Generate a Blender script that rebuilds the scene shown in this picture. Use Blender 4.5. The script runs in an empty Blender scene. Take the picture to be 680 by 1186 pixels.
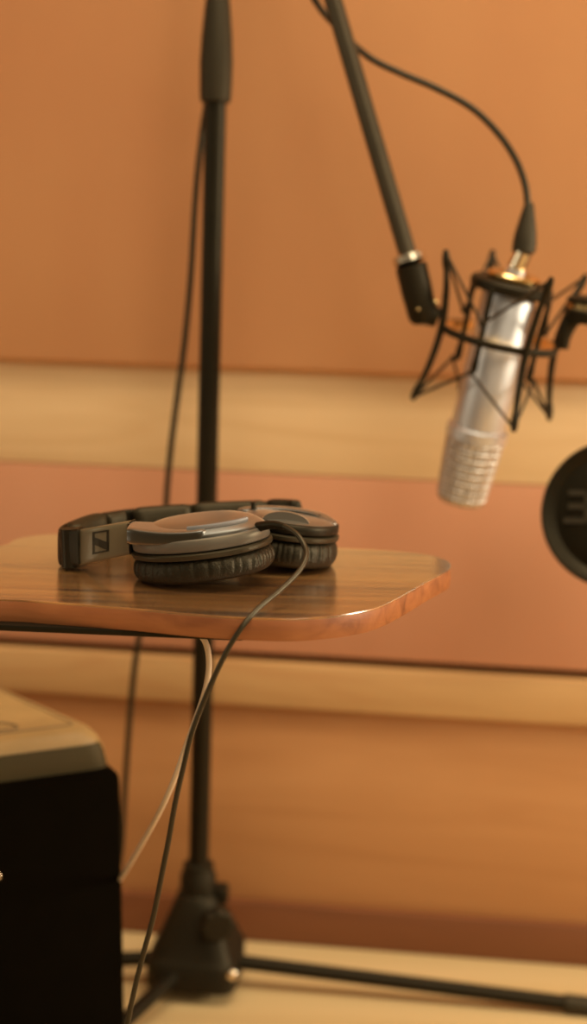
import bpy, bmesh, math, random
from mathutils import Vector as V, Matrix as M

random.seed(7)
scene = bpy.context.scene
COL = scene.collection
PI = math.pi

# ------------------------------------------------------------------ camera
F, H = 1650.0, 0.72
P, R = math.radians(9.2), math.radians(1.8)
fw = V((0, math.cos(P), -math.sin(P)))
u0 = V((0, math.sin(P), math.cos(P)))
r0 = V((1, 0, 0))
rt = r0 * math.cos(R) + u0 * math.sin(R)
up = u0 * math.cos(R) - r0 * math.sin(R)
EYE = V((0, 0, H))


def ray(x, y):
    return fw + rt * ((x - 340) / F) - up * ((y - 593) / F)


def at(x, y, Y):
    d = ray(x, y)
    return EYE + d * (Y / d.y)


def onz(x, y, z):
    d = ray(x, y)
    return EYE + d * ((z - H) / d.z)


cam = bpy.data.cameras.new('camera')
cam.sensor_fit = 'VERTICAL'
cam.sensor_height = 36.0
cam.lens = 36.0 * F / 1186
cam.clip_start = 0.02
cam.dof.use_dof = True
cam.dof.focus_distance = 0.965
cam.dof.aperture_fstop = 2.75
cam.dof.aperture_blades = 0
co = bpy.data.objects.new('camera', cam)
COL.objects.link(co)
m = M((rt, up, -fw)).transposed().to_4x4()
m.translation = EYE
co.matrix_world = m
scene.camera = co


# ------------------------------------------------------------------ materials
def mat(name, col, rough=0.5, metal=0.0, spec=0.5, var=0.15, scale=40.0, stretch=(1, 1, 1), bump=0.0, bscale=None,
        coat=0.0, coat_rough=0.2, col2=None, coat_ior=1.5, sheen=0.0):
    mt = bpy.data.materials.new(name)
    mt.use_nodes = True
    nt = mt.node_tree
    b = nt.nodes['Principled BSDF']
    b.inputs['Roughness'].default_value = rough
    b.inputs['Metallic'].default_value = metal
    b.inputs['Specular IOR Level'].default_value = spec
    if max(col) < 0.2 and metal < 0.5:
        b.inputs['Specular Tint'].default_value = (1.0, 0.80, 0.50, 1)
    b.inputs['Coat Weight'].default_value = coat
    b.inputs['Coat Roughness'].default_value = coat_rough
    b.inputs['Coat IOR'].default_value = coat_ior
    b.inputs['Sheen Weight'].default_value = sheen
    b.inputs['Sheen Roughness'].default_value = 0.3
    b.inputs['Sheen Tint'].default_value = (1.0, 0.82, 0.58, 1)
    tc = nt.nodes.new('ShaderNodeTexCoord')
    mp = nt.nodes.new('ShaderNodeMapping')
    mp.inputs['Scale'].default_value = stretch
    nt.links.new(tc.outputs['Object'], mp.inputs['Vector'])
    n = nt.nodes.new('ShaderNodeTexNoise')
    n.inputs['Scale'].default_value = scale
    n.inputs['Detail'].default_value = 5
    nt.links.new(mp.outputs['Vector'], n.inputs['Vector'])
    cr = nt.nodes.new('ShaderNodeValToRGB')
    c2 = col2 if col2 else tuple(c * (1 - var) for c in col)
    c1 = col if col2 else tuple(c * (1 + var) for c in col)
    cr.color_ramp.elements[0].position = 0.33
    cr.color_ramp.elements[1].position = 0.67
    cr.color_ramp.elements[0].color = (*c2, 1)
    cr.color_ramp.elements[1].color = (*c1, 1)
    nt.links.new(n.outputs['Fac'], cr.inputs['Fac'])
    nt.links.new(cr.outputs['Color'], b.inputs['Base Color'])
    if bump:
        n2 = nt.nodes.new('ShaderNodeTexNoise')
        n2.inputs['Scale'].default_value = bscale or scale * 4
        nt.links.new(mp.outputs['Vector'], n2.inputs['Vector'])
        bp = nt.nodes.new('ShaderNodeBump')
        bp.inputs['Strength'].default_value = bump
        bp.inputs['Distance'].default_value = 0.002
        nt.links.new(n2.outputs['Fac'], bp.inputs['Height'])
        nt.links.new(bp.outputs['Normal'], b.inputs['Normal'])
    return mt


def wood(name, light, mid, dark, rough, coat, rot=0.0, fine=1.0, coat_rough=0.22, spec=0.5, coat_ior=1.5, sheen=0.0):
    mt = bpy.data.materials.new(name)
    mt.use_nodes = True
    nt = mt.node_tree
    b = nt.nodes['Principled BSDF']
    b.inputs['Roughness'].default_value = rough
    b.inputs['Specular IOR Level'].default_value = spec
    b.inputs['Coat Weight'].default_value = coat
    b.inputs['Coat Roughness'].default_value = coat_rough
    b.inputs['Coat IOR'].default_value = coat_ior
    b.inputs['Sheen Weight'].default_value = sheen
    b.inputs['Sheen Roughness'].default_value = 0.3
    b.inputs['Sheen Tint'].default_value = (1.0, 0.82, 0.58, 1)
    tc = nt.nodes.new('ShaderNodeTexCoord')
    mp = nt.nodes.new('ShaderNodeMapping')
    mp.inputs['Rotation'].default_value = (0, 0, rot)
    mp.inputs['Scale'].default_value = (4 * fine, 70 * fine, 70 * fine)
    nt.links.new(tc.outputs['Object'], mp.inputs['Vector'])
    n = nt.nodes.new('ShaderNodeTexNoise')
    n.inputs['Scale'].default_value = 1.0
    n.inputs['Detail'].default_value = 6
    n.inputs['Distortion'].default_value = 0.6
    nt.links.new(mp.outputs['Vector'], n.inputs['Vector'])
    cr = nt.nodes.new('ShaderNodeValToRGB')
    e = cr.color_ramp.elements
    e[0].position = 0.30
    e[0].color = (*dark, 1)
    e[1].position = 0.72
    e[1].color = (*light, 1)
    k = e.new(0.48)
    k.color = (*mid, 1)
    nt.links.new(n.outputs['Fac'], cr.inputs['Fac'])
    nt.links.new(cr.outputs['Color'], b.inputs['Base Color'])
    mp2 = nt.nodes.new('ShaderNodeMapping')
    mp2.inputs['Rotation'].default_value = (0, 0, rot)
    mp2.inputs['Scale'].default_value = (20 * fine, 500 * fine, 500 * fine)
    nt.links.new(tc.outputs['Object'], mp2.inputs['Vector'])
    n2 = nt.nodes.new('ShaderNodeTexNoise')
    n2.inputs['Scale'].default_value = 1.0
    nt.links.new(mp2.outputs['Vector'], n2.inputs['Vector'])
    bp = nt.nodes.new('ShaderNodeBump')
    bp.inputs['Strength'].default_value = 0.12
    bp.inputs['Distance'].default_value = 0.001
    nt.links.new(n2.outputs['Fac'], bp.inputs['Height'])
    nt.links.new(bp.outputs['Normal'], b.inputs['Normal'])
    return mt


def lacquer(mt, rough, power, top, tint=(1, 0.97, 0.90), grain=0.0):
    """a clear glossy film over the base colour, stronger towards grazing angles"""
    nt = mt.node_tree
    b = nt.nodes['Principled BSDF']
    src = b.inputs['Base Color'].links[0].from_socket
    d = nt.nodes.new('ShaderNodeBsdfDiffuse')
    nt.links.new(src, d.inputs['Color'])
    g = nt.nodes.new('ShaderNodeBsdfGlossy')
    gm = nt.nodes.new('ShaderNodeMixRGB')
    gm.inputs[0].default_value = grain
    gm.inputs[1].default_value = (*tint, 1)
    nt.links.new(src, gm.inputs[2])
    nt.links.new(gm.outputs[0], g.inputs['Color'])
    g.inputs['Roughness'].default_value = rough
    if b.inputs['Normal'].links:
        nt.links.new(b.inputs['Normal'].links[0].from_socket, d.inputs['Normal'])
    lw = nt.nodes.new('ShaderNodeLayerWeight')
    lw.inputs['Blend'].default_value = 0.5
    pw = nt.nodes.new('ShaderNodeMath')
    pw.operation = 'POWER'
    pw.inputs[1].default_value = power
    nt.links.new(lw.outputs['Facing'], pw.inputs[0])
    ml = nt.nodes.new('ShaderNodeMath')
    ml.operation = 'MULTIPLY_ADD'
    ml.inputs[1].default_value = top - 0.03
    ml.inputs[2].default_value = 0.03
    nt.links.new(pw.outputs[0], ml.inputs[0])
    mx = nt.nodes.new('ShaderNodeMixShader')
    nt.links.new(ml.outputs[0], mx.inputs[0])
    nt.links.new(d.outputs[0], mx.inputs[1])
    nt.links.new(g.outputs[0], mx.inputs[2])
    nt.links.new(mx.outputs[0], nt.nodes['Material Output'].inputs['Surface'])
    nt.nodes.remove(b)
    return mt


PANEL = mat('terracotta_fabric', (0.60, 0.285, 0.118), 0.85, var=0, col2=(0.54, 0.235, 0.098), scale=2.2, stretch=(1.6, 1.6, 0.7), spec=0.2, bump=0.15, bscale=300)
MIDPANEL = mat('pink_terracotta_fabric', (0.60, 0.285, 0.155), 0.85, var=0, col2=(0.54, 0.235, 0.118), scale=2.2, stretch=(1.6, 1.6, 0.7), spec=0.2, bump=0.15, bscale=300)
LOWPANEL = wood('orange_veneer', (0.58, 0.275, 0.10), (0.53, 0.24, 0.082), (0.48, 0.21, 0.068), 0.6, 0, fine=0.35)
RAIL = wood('pale_wood', (0.80, 0.54, 0.28), (0.75, 0.49, 0.245), (0.70, 0.44, 0.21), 0.5, 0.0, fine=0.5)
STRIP = wood('amber_wood', (0.62, 0.36, 0.145), (0.57, 0.32, 0.125), (0.52, 0.27, 0.10), 0.5, 0.0, fine=0.5)
BASEB = wood('brown_wood', (0.22, 0.074, 0.023), (0.20, 0.064, 0.019), (0.17, 0.053, 0.015), 0.5, 0.0, fine=0.5)
FLOOR = wood('pale_floor', (0.64, 0.45, 0.22), (0.59, 0.41, 0.19), (0.54, 0.36, 0.165), 0.5, 0.0, rot=0.5, fine=0.3)
WALNUT = wood('walnut', (0.62, 0.30, 0.070), (0.36, 0.145, 0.028), (0.06, 0.018, 0.003), 0.38, 1.0, rot=0.06, coat_rough=0.12, spec=1.0, coat_ior=2.2)
WALEDGE = wood('walnut_edge', (0.40, 0.14, 0.040), (0.31, 0.10, 0.027), (0.19, 0.055, 0.013), 0.5, 0.0, rot=0.06)
BLACK = mat('black_plastic', (0.010, 0.0078, 0.0042), 0.5, spec=0.3, bump=0.05, bscale=900)
STEEL = mat('black_steel', (0.008, 0.0062, 0.0034), 0.42, spec=0.25, var=0.1)
lacquer(WALNUT, 0.20, 0.9, 1.0, (1, 1, 1), 0.08)
BOOM = mat('boom_paint', (0.034, 0.026, 0.016), 0.38, var=0.1)
RUBBER = mat('black_rubber', (0.015, 0.0115, 0.0065), 0.6)
HPBLK = mat('satin_black', (0.0060, 0.0045, 0.0022), 0.45, var=0.08, spec=0.3)
HPTOP = mat('satin_graphite', (0.024, 0.0175, 0.0085), 0.40, var=0.06)
lacquer(HPTOP, 0.34, 1.7, 0.95)
HPSIDE = mat('graphite_side', (0.022, 0.0165, 0.008), 0.42, var=0.06)
HPRING = mat('grey_and_ring_sheen', (0.11, 0.092, 0.070), 0.38, var=0.06)  # grey of the housing face; also paints sheen on the near ring
HPBLOCK = mat('satin_grey_brown', (0.125, 0.093, 0.050), 0.36, var=0.06, coat=0.2, coat_rough=0.25)
LEATHER = mat('leatherette', (0.0065, 0.0049, 0.0022), 0.45, var=0.2, scale=200, bump=0.25, bscale=700, spec=0.38)
BANDPAD = mat('band_leatherette', (0.015, 0.0113, 0.0052), 0.5, var=0.15, scale=200, bump=0.2, bscale=700, spec=0.4)
INK = mat('emblem_black', (0.008, 0.0065, 0.004), 0.5, var=0.05)
SILVER = mat('silver_strip', (0.20, 0.185, 0.175), 0.5, metal=0.2, var=0.05)
CHROME = mat('nickel', (0.75, 0.62, 0.45), 0.22, metal=1.0, var=0.05)
BRASS = mat('gold_nickel', (0.85, 0.58, 0.25), 0.2, metal=1.0, var=0.05)
MICBODY = mat('satin_nickel', (0.72, 0.695, 0.69), 0.46, metal=1.0, var=0.05, scale=15)
MICMESH = mat('mesh_nickel', (0.58, 0.53, 0.48), 0.45, metal=1.0, var=0.35, scale=350)
CABLE = mat('cable_black', (0.016, 0.0125, 0.008), 0.4)
HPCABLE = mat('cable_brown_black', (0.019, 0.0145, 0.008), 0.38)
WHITE = mat('cable_cream', (0.78, 0.62, 0.46), 0.5, var=0.05)
CAB = mat('cabinet_plastic', (0.38, 0.235, 0.085), 0.5, var=0.06, bump=0.08, bscale=500)
CABLIP = mat('cabinet_olive', (0.031, 0.0205, 0.0055), 0.6, var=0.08, bump=0.05, bscale=500)
CABFRONT = mat('cabinet_black', (0.0030, 0.0020, 0.0009), 0.9, spec=0.05, var=0.1)
CABLINE = mat('cabinet_groove', (0.20, 0.12, 0.045), 0.7, var=0.05)
GRILL = mat('pop_mesh', (0.009, 0.007, 0.0036), 0.6, var=0.3, scale=900, spec=0.15)
GRILLRIM = mat('pop_rim', (0.008, 0.0063, 0.0034), 0.42, spec=0.25, var=0.1)
LETTER = mat('letter_grey', (0.019, 0.0155, 0.0105), 0.6, var=0.05)
ELASTIC = mat('elastic_cord', (0.035, 0.022, 0.012), 0.75)


# ------------------------------------------------------------------ mesh helpers
def frames(pts, closed=False):
    n = len(pts)
    T = []
    for i in range(n):
        if closed:
            t = pts[(i + 1) % n] - pts[i - 1]
        else:
            t = pts[min(i + 1, n - 1)] - pts[max(i - 1, 0)]
        T.append(t.normalized() if t.length > 1e-9 else V((0, 0, 1)))
    a = V((0, 0, 1)) if abs(T[0].z) < 0.9 else V((1, 0, 0))
    N = [(a - T[0] * a.dot(T[0])).normalized()]
    for i in range(1, n):
        q = T[i - 1].rotation_difference(T[i])
        v = q @ N[-1]
        N.append((v - T[i] * v.dot(T[i])).normalized())
    return T, N


def spline(pts, k=10, closed=False):
    pts = [V(p) for p in pts]
    n = len(pts)
    out = []
    segs = n if closed else n - 1
    for i in range(segs):
        if closed:
            a, b, c, d = pts[i - 1], pts[i], pts[(i + 1) % n], pts[(i + 2) % n]
        else:
            b, c = pts[i], pts[i + 1]
            a = pts[i - 1] if i > 0 else b * 2 - c
            d = pts[i + 2] if i + 2 < n else c * 2 - b
        for j in range(k):
            t = j / k
            out.append(0.5 * ((2 * b) + (c - a) * t + (2 * a - 5 * b + 4 * c - d) * t * t + (3 * b - a - 3 * c + d) * t ** 3))
    if not closed:
        out.append(pts[-1])
    return out


def skin_rings(bm, rings, closed=False, caps=True):
    n = len(rings)
    for i in range(n if closed else n - 1):
        A, B = rings[i], rings[(i + 1) % n]
        k = len(A)
        for j in range(k):
            bm.faces.new((A[j], A[(j + 1) % k], B[(j + 1) % k], B[j]))
    if caps and not closed:
        bm.faces.new(list(reversed(rings[0])))
        bm.faces.new(rings[-1])


def tube(bm, pts, r, segs=14, closed=False):
    pts = [V(p) for p in pts]
    T, N = frames(pts, closed)
    rings = []
    for i, p in enumerate(pts):
        rr = r[i] if isinstance(r, (list, tuple)) else r
        B = T[i].cross(N[i])
        rings.append([bm.verts.new(p + (N[i] * math.cos(2 * PI * j / segs) + B * math.sin(2 * PI * j / segs)) * rr) for j in range(segs)])
    skin_rings(bm, rings, closed)


def basis(axis):
    a = V(axis).normalized()
    x = V((1, 0, 0)) - a * a.x
    if x.length < 0.2:
        x = V((0, 1, 0)) - a * a.y
    x.normalize()
    return x, a.cross(x), a


def lathe(bm, p0, axis, prof, segs=40, sx=1.0, sy=1.0, xdir=None, fn=None):
    x, y, a = basis(axis)
    if xdir is not None:
        x = (V(xdir) - a * a.dot(V(xdir))).normalized()
        y = a.cross(x)
    p0 = V(p0)
    rings = []
    for h, r in prof:
        ring = []
        for j in range(segs):
            t = 2 * PI * j / segs
            rr, hh = (r, h) if fn is None else fn(r, h, t)
            ring.append(bm.verts.new(p0 + a * hh + x * (rr * sx * math.cos(t)) + y * (rr * sy * math.sin(t))))
        rings.append(ring)
    skin_rings(bm, rings)


def box(bm, c, d, rot=None, bev=0.0, segs=2):
    b2 = bmesh.new()
    bmesh.ops.create_cube(b2, size=1)
    bmesh.ops.scale(b2, vec=d, verts=b2.verts)
    if bev:
        bmesh.ops.bevel(b2, geom=b2.edges[:], offset=bev, segments=segs, profile=0.5, affect='EDGES')
    mt = M.Translation(V(c)) @ (rot.to_4x4() if rot is not None else M())
    bmesh.ops.transform(b2, matrix=mt, verts=b2.verts)
    join(bm, b2)


def join(bm, b2):
    mp = {}
    for v in b2.verts:
        mp[v] = bm.verts.new(v.co)
    for f in b2.faces:
        try:
            bm.faces.new([mp[v] for v in f.verts])
        except ValueError:
            pass
    b2.free()


def loft(bm, outlines):
    """outlines: list of equal-length lists of points, skinned and capped"""
    skin_rings(bm, [[bm.verts.new(p) for p in o] for o in outlines])


def inset(out, d):
    """inset a closed plan outline (CCW, Vectors) by d"""
    n = len(out)
    res = []
    for i in range(n):
        t = out[(i + 1) % n] - out[i - 1]
        nn = V((-t.y, t.x, 0)).normalized()
        res.append(out[i] + nn * d)
    return res


def rounded(poly, r, k=6):
    """round the corners of a CCW plan polygon; r scalar or list"""
    n = len(poly)
    out = []
    for i in range(n):
        p, a, b = V((*poly[i], 0)), V((*poly[i - 1], 0)), V((*poly[(i + 1) % n], 0))
        rr = r[i] if isinstance(r, (list, tuple)) else r
        da, db = (a - p).normalized(), (b - p).normalized()
        ang = da.angle(db)
        tlen = min(rr / math.tan(ang / 2), (a - p).length * 0.49, (b - p).length * 0.49)
        s, e = p + da * tlen, p + db * tlen
        for j in range(k + 1):
            t = j / k
            out.append((s * (1 - t) + p * t) * (1 - t) + (p * (1 - t) + e * t) * t)
    return out


def slab(bm, out, z0, z1, bev=0.002, k=3):
    """vertical prism of a CCW plan outline with rounded top and bottom edges"""
    L = []
    for j in range(k + 1):
        t = j / k * PI / 2
        L.append([V((p.x, p.y, z0 + bev * (1 - math.sin(t)))) for p in inset(out, bev * (1 - math.cos(t)) if j else bev)])
    L = []
    for j in range(k + 1):
        t = j / k * PI / 2
        L.append((z0 + bev * (1 - math.cos(t)), bev * (1 - math.sin(t))))
    for j in range(k + 1):
        t = (1 - j / k) * PI / 2
        L.append((z1 - bev * (1 - math.cos(t)), bev * (1 - math.sin(t))))
    loft(bm, [[V((p.x, p.y, z)) for p in inset(out, d)] for z, d in L])


def ribbon(bm, path, z0, z1, th, side=0.0, pw=4.0, seg=16, taper=0):
    """band standing on edge: path of plan points, z0/z1 lists, thickness th, moved sideways by side"""
    n = len(path)
    rings = []
    for i, p in enumerate(path):
        t = path[min(i + 1, n - 1)] - path[max(i - 1, 0)]
        t = V((t.x, t.y, 0)).normalized()
        nn = V((-t.y, t.x, 0))
        s = 1.0
        if taper:
            e = min(i, n - 1 - i) / taper
            s = math.sqrt(max(0.12, 1 - (1 - min(e, 1)) ** 2))
        hz, cz = (z1[i] - z0[i]) / 2, (z1[i] + z0[i]) / 2
        ring = []
        for j in range(seg):
            a = 2 * PI * j / seg + PI / seg
            ca, sa = math.cos(a), math.sin(a)
            x = math.copysign(abs(ca) ** (2 / pw), ca) * th / 2 * s
            z = math.copysign(abs(sa) ** (2 / pw), sa) * hz * (0.8 + 0.2 * s)
            ring.append(bm.verts.new(V((p.x, p.y, cz + z)) + nn * (side + x)))
        rings.append(ring)
    skin_rings(bm, rings)


def poly(bm, pts, back):
    a = [bm.verts.new(p) for p in pts]
    b = [bm.verts.new(p + back) for p in pts]
    bm.faces.new(a)
    bm.faces.new(list(reversed(b)))
    k = len(a)
    for i in range(k):
        bm.faces.new((a[i], b[i], b[(i + 1) % k], a[(i + 1) % k]))


def empty(name, loc, label=None, cat=None, group=None):
    o = bpy.data.objects.new(name, None)
    o.location = loc
    o.empty_display_size = 0.02
    COL.objects.link(o)
    if label:
        o['label'] = label
        o['category'] = cat
    if group:
        o['group'] = group
    return o


def wloc(o):
    p = V((0, 0, 0))
    while o is not None:
        p = p + V(o.location)
        o = o.parent
    return p


def obj(name, bm, material, parent=None, smooth=True, angle=35, origin=None, label=None, cat=None, kind=None):
    bmesh.ops.recalc_face_normals(bm, faces=bm.faces)
    off = wloc(parent) if parent else V((0, 0, 0))
    loc = V(origin) - off if origin is not None else V((0, 0, 0))
    for v in bm.verts:
        v.co -= off + loc
    me = bpy.data.meshes.new(name)
    bm.to_mesh(me)
    bm.free()
    me.materials.append(material)
    if smooth:
        me.shade_smooth()
        if angle < 180:
            me.set_sharp_from_angle(angle=math.radians(angle))
    o = bpy.data.objects.new(name, me)
    o.location = loc
    COL.objects.link(o)
    if parent:
        o.parent = parent
    if label:
        o['label'] = label
    if cat:
        o['category'] = cat
    if kind:
        o['kind'] = kind
    return o


def B():
    return bmesh.new()


# ------------------------------------------------------------------ the room
WO = V((0, 1.471, 0))
WU = V((1, -0.1, 0)).normalized()
WN = V((-0.1, -1, 0)).normalized()


def wall_z(x, y):
    d = ray(x, y)
    t = (WO - EYE).dot(WN) / d.dot(WN)
    return (EYE + d * t).z


rotw = M((WU, -WN, V((0, 0, 1)))).transposed()


def wbox(name, material, z0, z1, front, kind='structure', bev=0.003, depth=0.03, x0=-3.0, x1=3.0):
    bm = B()
    c = WO + WU * ((x0 + x1) / 2) + WN * (front - depth / 2)
    box(bm, (c.x, c.y, (z0 + z1) / 2), (x1 - x0, depth, z1 - z0), rotw, bev)
    c2 = WO + WU * ((x0 + x1) / 2)
    o = obj(name, bm, material, kind=kind, origin=(c2.x, c2.y, z0))
    return o


zA, zB, zC, zD, zE, zF = (wall_z(340, y) for y in (429, 549, 762, 768, 819, 1049))
wbox('wall_back', mat('wall_backing', (0.25, 0.11, 0.05), 0.8), 0, 2.7, -0.03, bev=0, depth=0.08)
wbox('wall_panel', PANEL, zA, 2.7, 0.016, bev=0.006, depth=0.046)
wbox('trim_1', RAIL, zB, zA + 0.0005, 0.0, bev=0.001)
wbox('wall_panel', MIDPANEL, zC + 0.003, zB - 0.0005, 0.001, bev=0.004, depth=0.031)
wbox('trim_2', STRIP, zE, zD, 0.006, bev=0.002, depth=0.036)
wbox('wall_panel', LOWPANEL, zF, zE - 0.0005, -0.008, bev=0.001, depth=0.022)
wbox('baseboard_back', BASEB, 0, zF + 0.0005, 0.0, bev=0.003)
bm = B()
box(bm, (0, 0.3, -0.05), (6.5, 3.2, 0.1))
o = obj('floor', bm, FLOOR, kind='structure', smooth=False)
bm = B()
box(bm, (0, 0.3, 2.75), (6.5, 3.2, 0.1))
obj('ceiling', bm, mat('ceiling_paint', (0.7, 0.58, 0.42), 0.9), kind='structure', smooth=False)

# ------------------------------------------------------------------ side table
T = 0.51
tbl = empty('side_table', (-0.30, 0.97, 0), 'small low table with a rounded walnut top holding the black headphones', 'table')
pxo = [(0, 694), (53, 697), (106, 701), (159, 705), (210, 710), (260, 714), (322, 716.5), (363, 715.5), (404, 711), (437, 703.5), (466, 690),
       (494, 674), (512, 664.5), (521.5, 658.5), (521, 651.5), (510, 646), (490, 641.5), (445, 637), (396, 634.5)]
tp = [onz(x, y, T) for x, y in pxo]
tp += [V((-0.05, 1.136, T)), V((-0.15, 1.147, T))] + [onz(x, y, T) for x, y in [(66, 618.5), (34, 621), (16, 625), (0, 632)]]
tp += [V((-0.275, 1.03, T)), V((-0.325, 0.965, T)), V((-0.322, 0.922, T)), V((-0.29, 0.898, T))]
tout = [V((p.x, p.y, 0)) for p in spline(tp, 6, True)]
bm = B()
slab(bm, tout, T - 0.0148, T - 0.0012, 0.0004, 2)
edge = obj('edge_band', bm, WALEDGE, tbl, angle=25)
bm = B()
slab(bm, inset(tout, 0.0001), T - 0.0013, T, 0.0004, 2)
obj('tabletop', bm, WALNUT, tbl, angle=20)
# steel plate and column
bm = B()
plate = rounded([(-0.33, 0.902), (-0.029, 0.889), (-0.025, 1.05), (-0.33, 1.06)], 0.004)
slab(bm, plate, T - 0.0190, T - 0.0148, 0.0008, 2)
obj('support_plate', bm, STEEL, tbl)
bm = B()
box(bm, (-0.30, 0.97, (T - 0.019) / 2 + 0.005), (0.035, 0.035, T - 0.029), bev=0.004)
obj('column', bm, STEEL, tbl)
bm = B()
slab(bm, rounded([(-0.42, 0.72), (-0.06, 0.72), (-0.06, 0.99), (-0.42, 0.99)], 0.03), 0, 0.010, 0.002)
obj('base_plate', bm, STEEL, tbl)

# ------------------------------------------------------------------ headphones
hp = empty('headphones', (-0.06, 1.03, T), 'black closed-back over-ear headphones lying folded on the walnut table', 'headphones')


def ear(center, zb, a, b, yaw, tilt, tiltdir, hs, strip):
    """one ear cup lying pad-down; returns shell object; hs = heights of pad, plate, ring, dome"""
    hpad, hpl, hr, hd = hs
    Rm = M.Rotation(tilt, 3, V(tiltdir)) @ M.Rotation(yaw, 3, 'Z')
    ax = Rm @ V((0, 0, 1))
    xd = Rm @ V((1, 0, 0))
    c = V((center[0], center[1], zb))
    # shell ring
    bm = B()
    h0 = hpad + hpl
    lathe(bm, c, ax, [(h0, 0.90), (h0 + 0.0006, 0.975), (h0 + 0.0016, 0.992), (h0 + hr - 0.0016, 0.99), (h0 + hr - 0.0004, 0.975), (h0 + hr, 0.955), (h0 + hr, 0.4)],
          72, a, b, xd)
    shell = obj('ear_cup', bm, HPRING if strip else HPBLK, hp, angle=50)  # near ring lighter than the far one: its sheen is in the colour
    bm = B()
    h1 = h0 + hr
    prof = [(h1 - 0.001, 0.94), (h1 + hd * 0.08, 0.94), (h1 + hd * 0.30, 0.885), (h1 + hd * 0.62, 0.79), (h1 + hd * 0.68, 0.765), (h1 + hd * 0.90, 0.63), (h1 + hd, 0.46), (h1 + hd * 1.02, 0.2), (h1 + hd * 1.02, 0.02)]
    lathe(bm, c, ax, prof, 72, a, b, xd)
    obj('back_cover', bm, HPTOP, shell, angle=60)
    # plate under the shell
    bm = B()
    lathe(bm, c, ax, [(hpad - 0.001, 0.85), (hpad - 0.0006, 1.0), (hpad + 0.0006, 1.02), (hpad + hpl - 0.0012, 1.02), (hpad + hpl - 0.0003, 0.99), (hpad + hpl, 0.90)], 72, a, b, xd)
    obj('pad_plate', bm, HPSIDE, shell, angle=50)
    # pleated pad
    rnd = random.Random(int(center[0] * 1e4) + 5)
    cre = []
    t = 0.0
    while t < 2 * PI - 0.06:
        cre.append((t, rnd.uniform(0.35, 1.0), rnd.uniform(0.022, 0.04), rnd.uniform(-0.08, 0.08)))
        t += rnd.uniform(0.10, 0.21)

    bm = B()
    prof = []
    K = 18
    for i in range(K + 1):
        t = -PI / 2 + PI * i / K
        prof.append((hpad / 2 + hpad / 2 * math.sin(t) * 0.99, 0.80 + 0.225 * math.cos(t) ** 0.75 if math.cos(t) > 1e-6 else 0.80))
    prof = [(hpad * 0.28, 0.60), (hpad * 0.05, 0.68)] + prof + [(hpad, 0.6)]

    def pleat(r, h, th):
        u = h / hpad
        w = max(0.0, math.sin(PI * min(max((u - 0.12) / 1.0, 0), 1))) if r > 0.79 else 0.0
        d = 0
        for q, s, wd, sk in cre:
            x = (th - q - sk * (u - 0.5) + PI) % (2 * PI) - PI
            if abs(x) < 0.2:
                d += s * math.exp(-(x / wd) ** 2)
        soft = 0.008 * math.sin(th * 9 + 1.3) * math.sin(PI * u)
        return r - 0.034 * d * w * (0.45 + 0.55 * u) + soft, h

    lathe(bm, c, ax, prof, 300, a, b, xd, pleat)
    obj('ear_pad', bm, LEATHER, shell, angle=180)
    return shell, c, ax, xd, Rm, h1, hd


c1, cc1, ax1, xd1, R1, h11, hd1 = ear((-0.0605, 0.981), T + 0.0058, 0.0487, 0.040, 0.0, math.radians(-8.0), (0, 1, 0), (0.0178, 0.0040, 0.0093, 0.0095), True)
c2, cc2, ax2, xd2, R2, h12, hd2 = ear((-0.0045, 1.050), T + 0.0034, 0.0365, 0.046, 0.0, math.radians(6.2), (-0.45, 0.89, 0), (0.0205, 0.0038, 0.0078, 0.0036), False)


def loc1(x, y, h):
    return cc1 + R1 @ V((x, y, h))


def loc2(x, y, h):
    return cc2 + R2 @ V((x, y, h))


# silver strip curving over the front shoulder of the near cup
bm = B()
pts = [loc1(x, -0.0314 * math.sqrt(max(0, 1 - (x / 0.0395) ** 2)), h11 + 0.0066) for x in [i / 20 * 0.040 - 0.006 for i in range(21)]]
ribbon(bm, pts, [p.z - 0.0017 for p in pts], [p.z + 0.0017 for p in pts], 0.0028, 0, 3, 10)
obj('trim_strip', bm, SILVER, c1, label='grey metallic strip')
# arched pivot housing on the far cup: a hump whose front end faces the table edge
bm = B()
sect = []
for i in range(15):
    f = i / 14
    y = -0.0365 + 0.038 * f
    hgt = 0.0092 * (1 - f) ** 0.8 + 0.0004
    wd = 0.0178 * (1 - 0.35 * f * f)
    if i == 0:
        hgt *= 0.93
        wd *= 0.97
    ring = []
    for k in range(25):
        a = PI * k / 24
        ring.append(loc2(-0.004 + wd * math.cos(a), y + (0.0012 if i == 1 else 0), h12 - 0.001 + hgt * math.sin(a) ** 0.9))
    sect.append(ring)
loft(bm, sect)
pcap = obj('pivot_housing', bm, HPTOP, c2, angle=60)
bm = B()
face = [loc2(-0.004 + 0.0178 * 0.965 * math.cos(PI * k / 24), -0.03665, h12 - 0.001 + 0.0088 * math.sin(PI * k / 24) ** 0.9) for k in range(25)]
poly(bm, face, R2 @ V((0, 0.0008, 0)))
obj('housing_face', bm, HPRING, pcap, smooth=False, label='grey arched end face')

# headband: standing on edge, curving round the back
hb = [(-0.1625, 1.006), (-0.166, 1.022), (-0.164, 1.040), (-0.155, 1.062), (-0.139, 1.082), (-0.115, 1.0975), (-0.085, 1.108), (-0.05, 1.116), (-0.015, 1.120), (0.003, 1.120)]
path = spline([(x, y, 0) for x, y in hb], 10)
n = len(path)
L = [0]
for i in range(1, n):
    L.append(L[-1] + (path[i] - path[i - 1]).length)
tot = L[-1]


def ztop(s):
    return T + 0.0275 + 0.0105 * s


def zbot(s):
    return T + 0.0008 + 0.0040 * s


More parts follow.
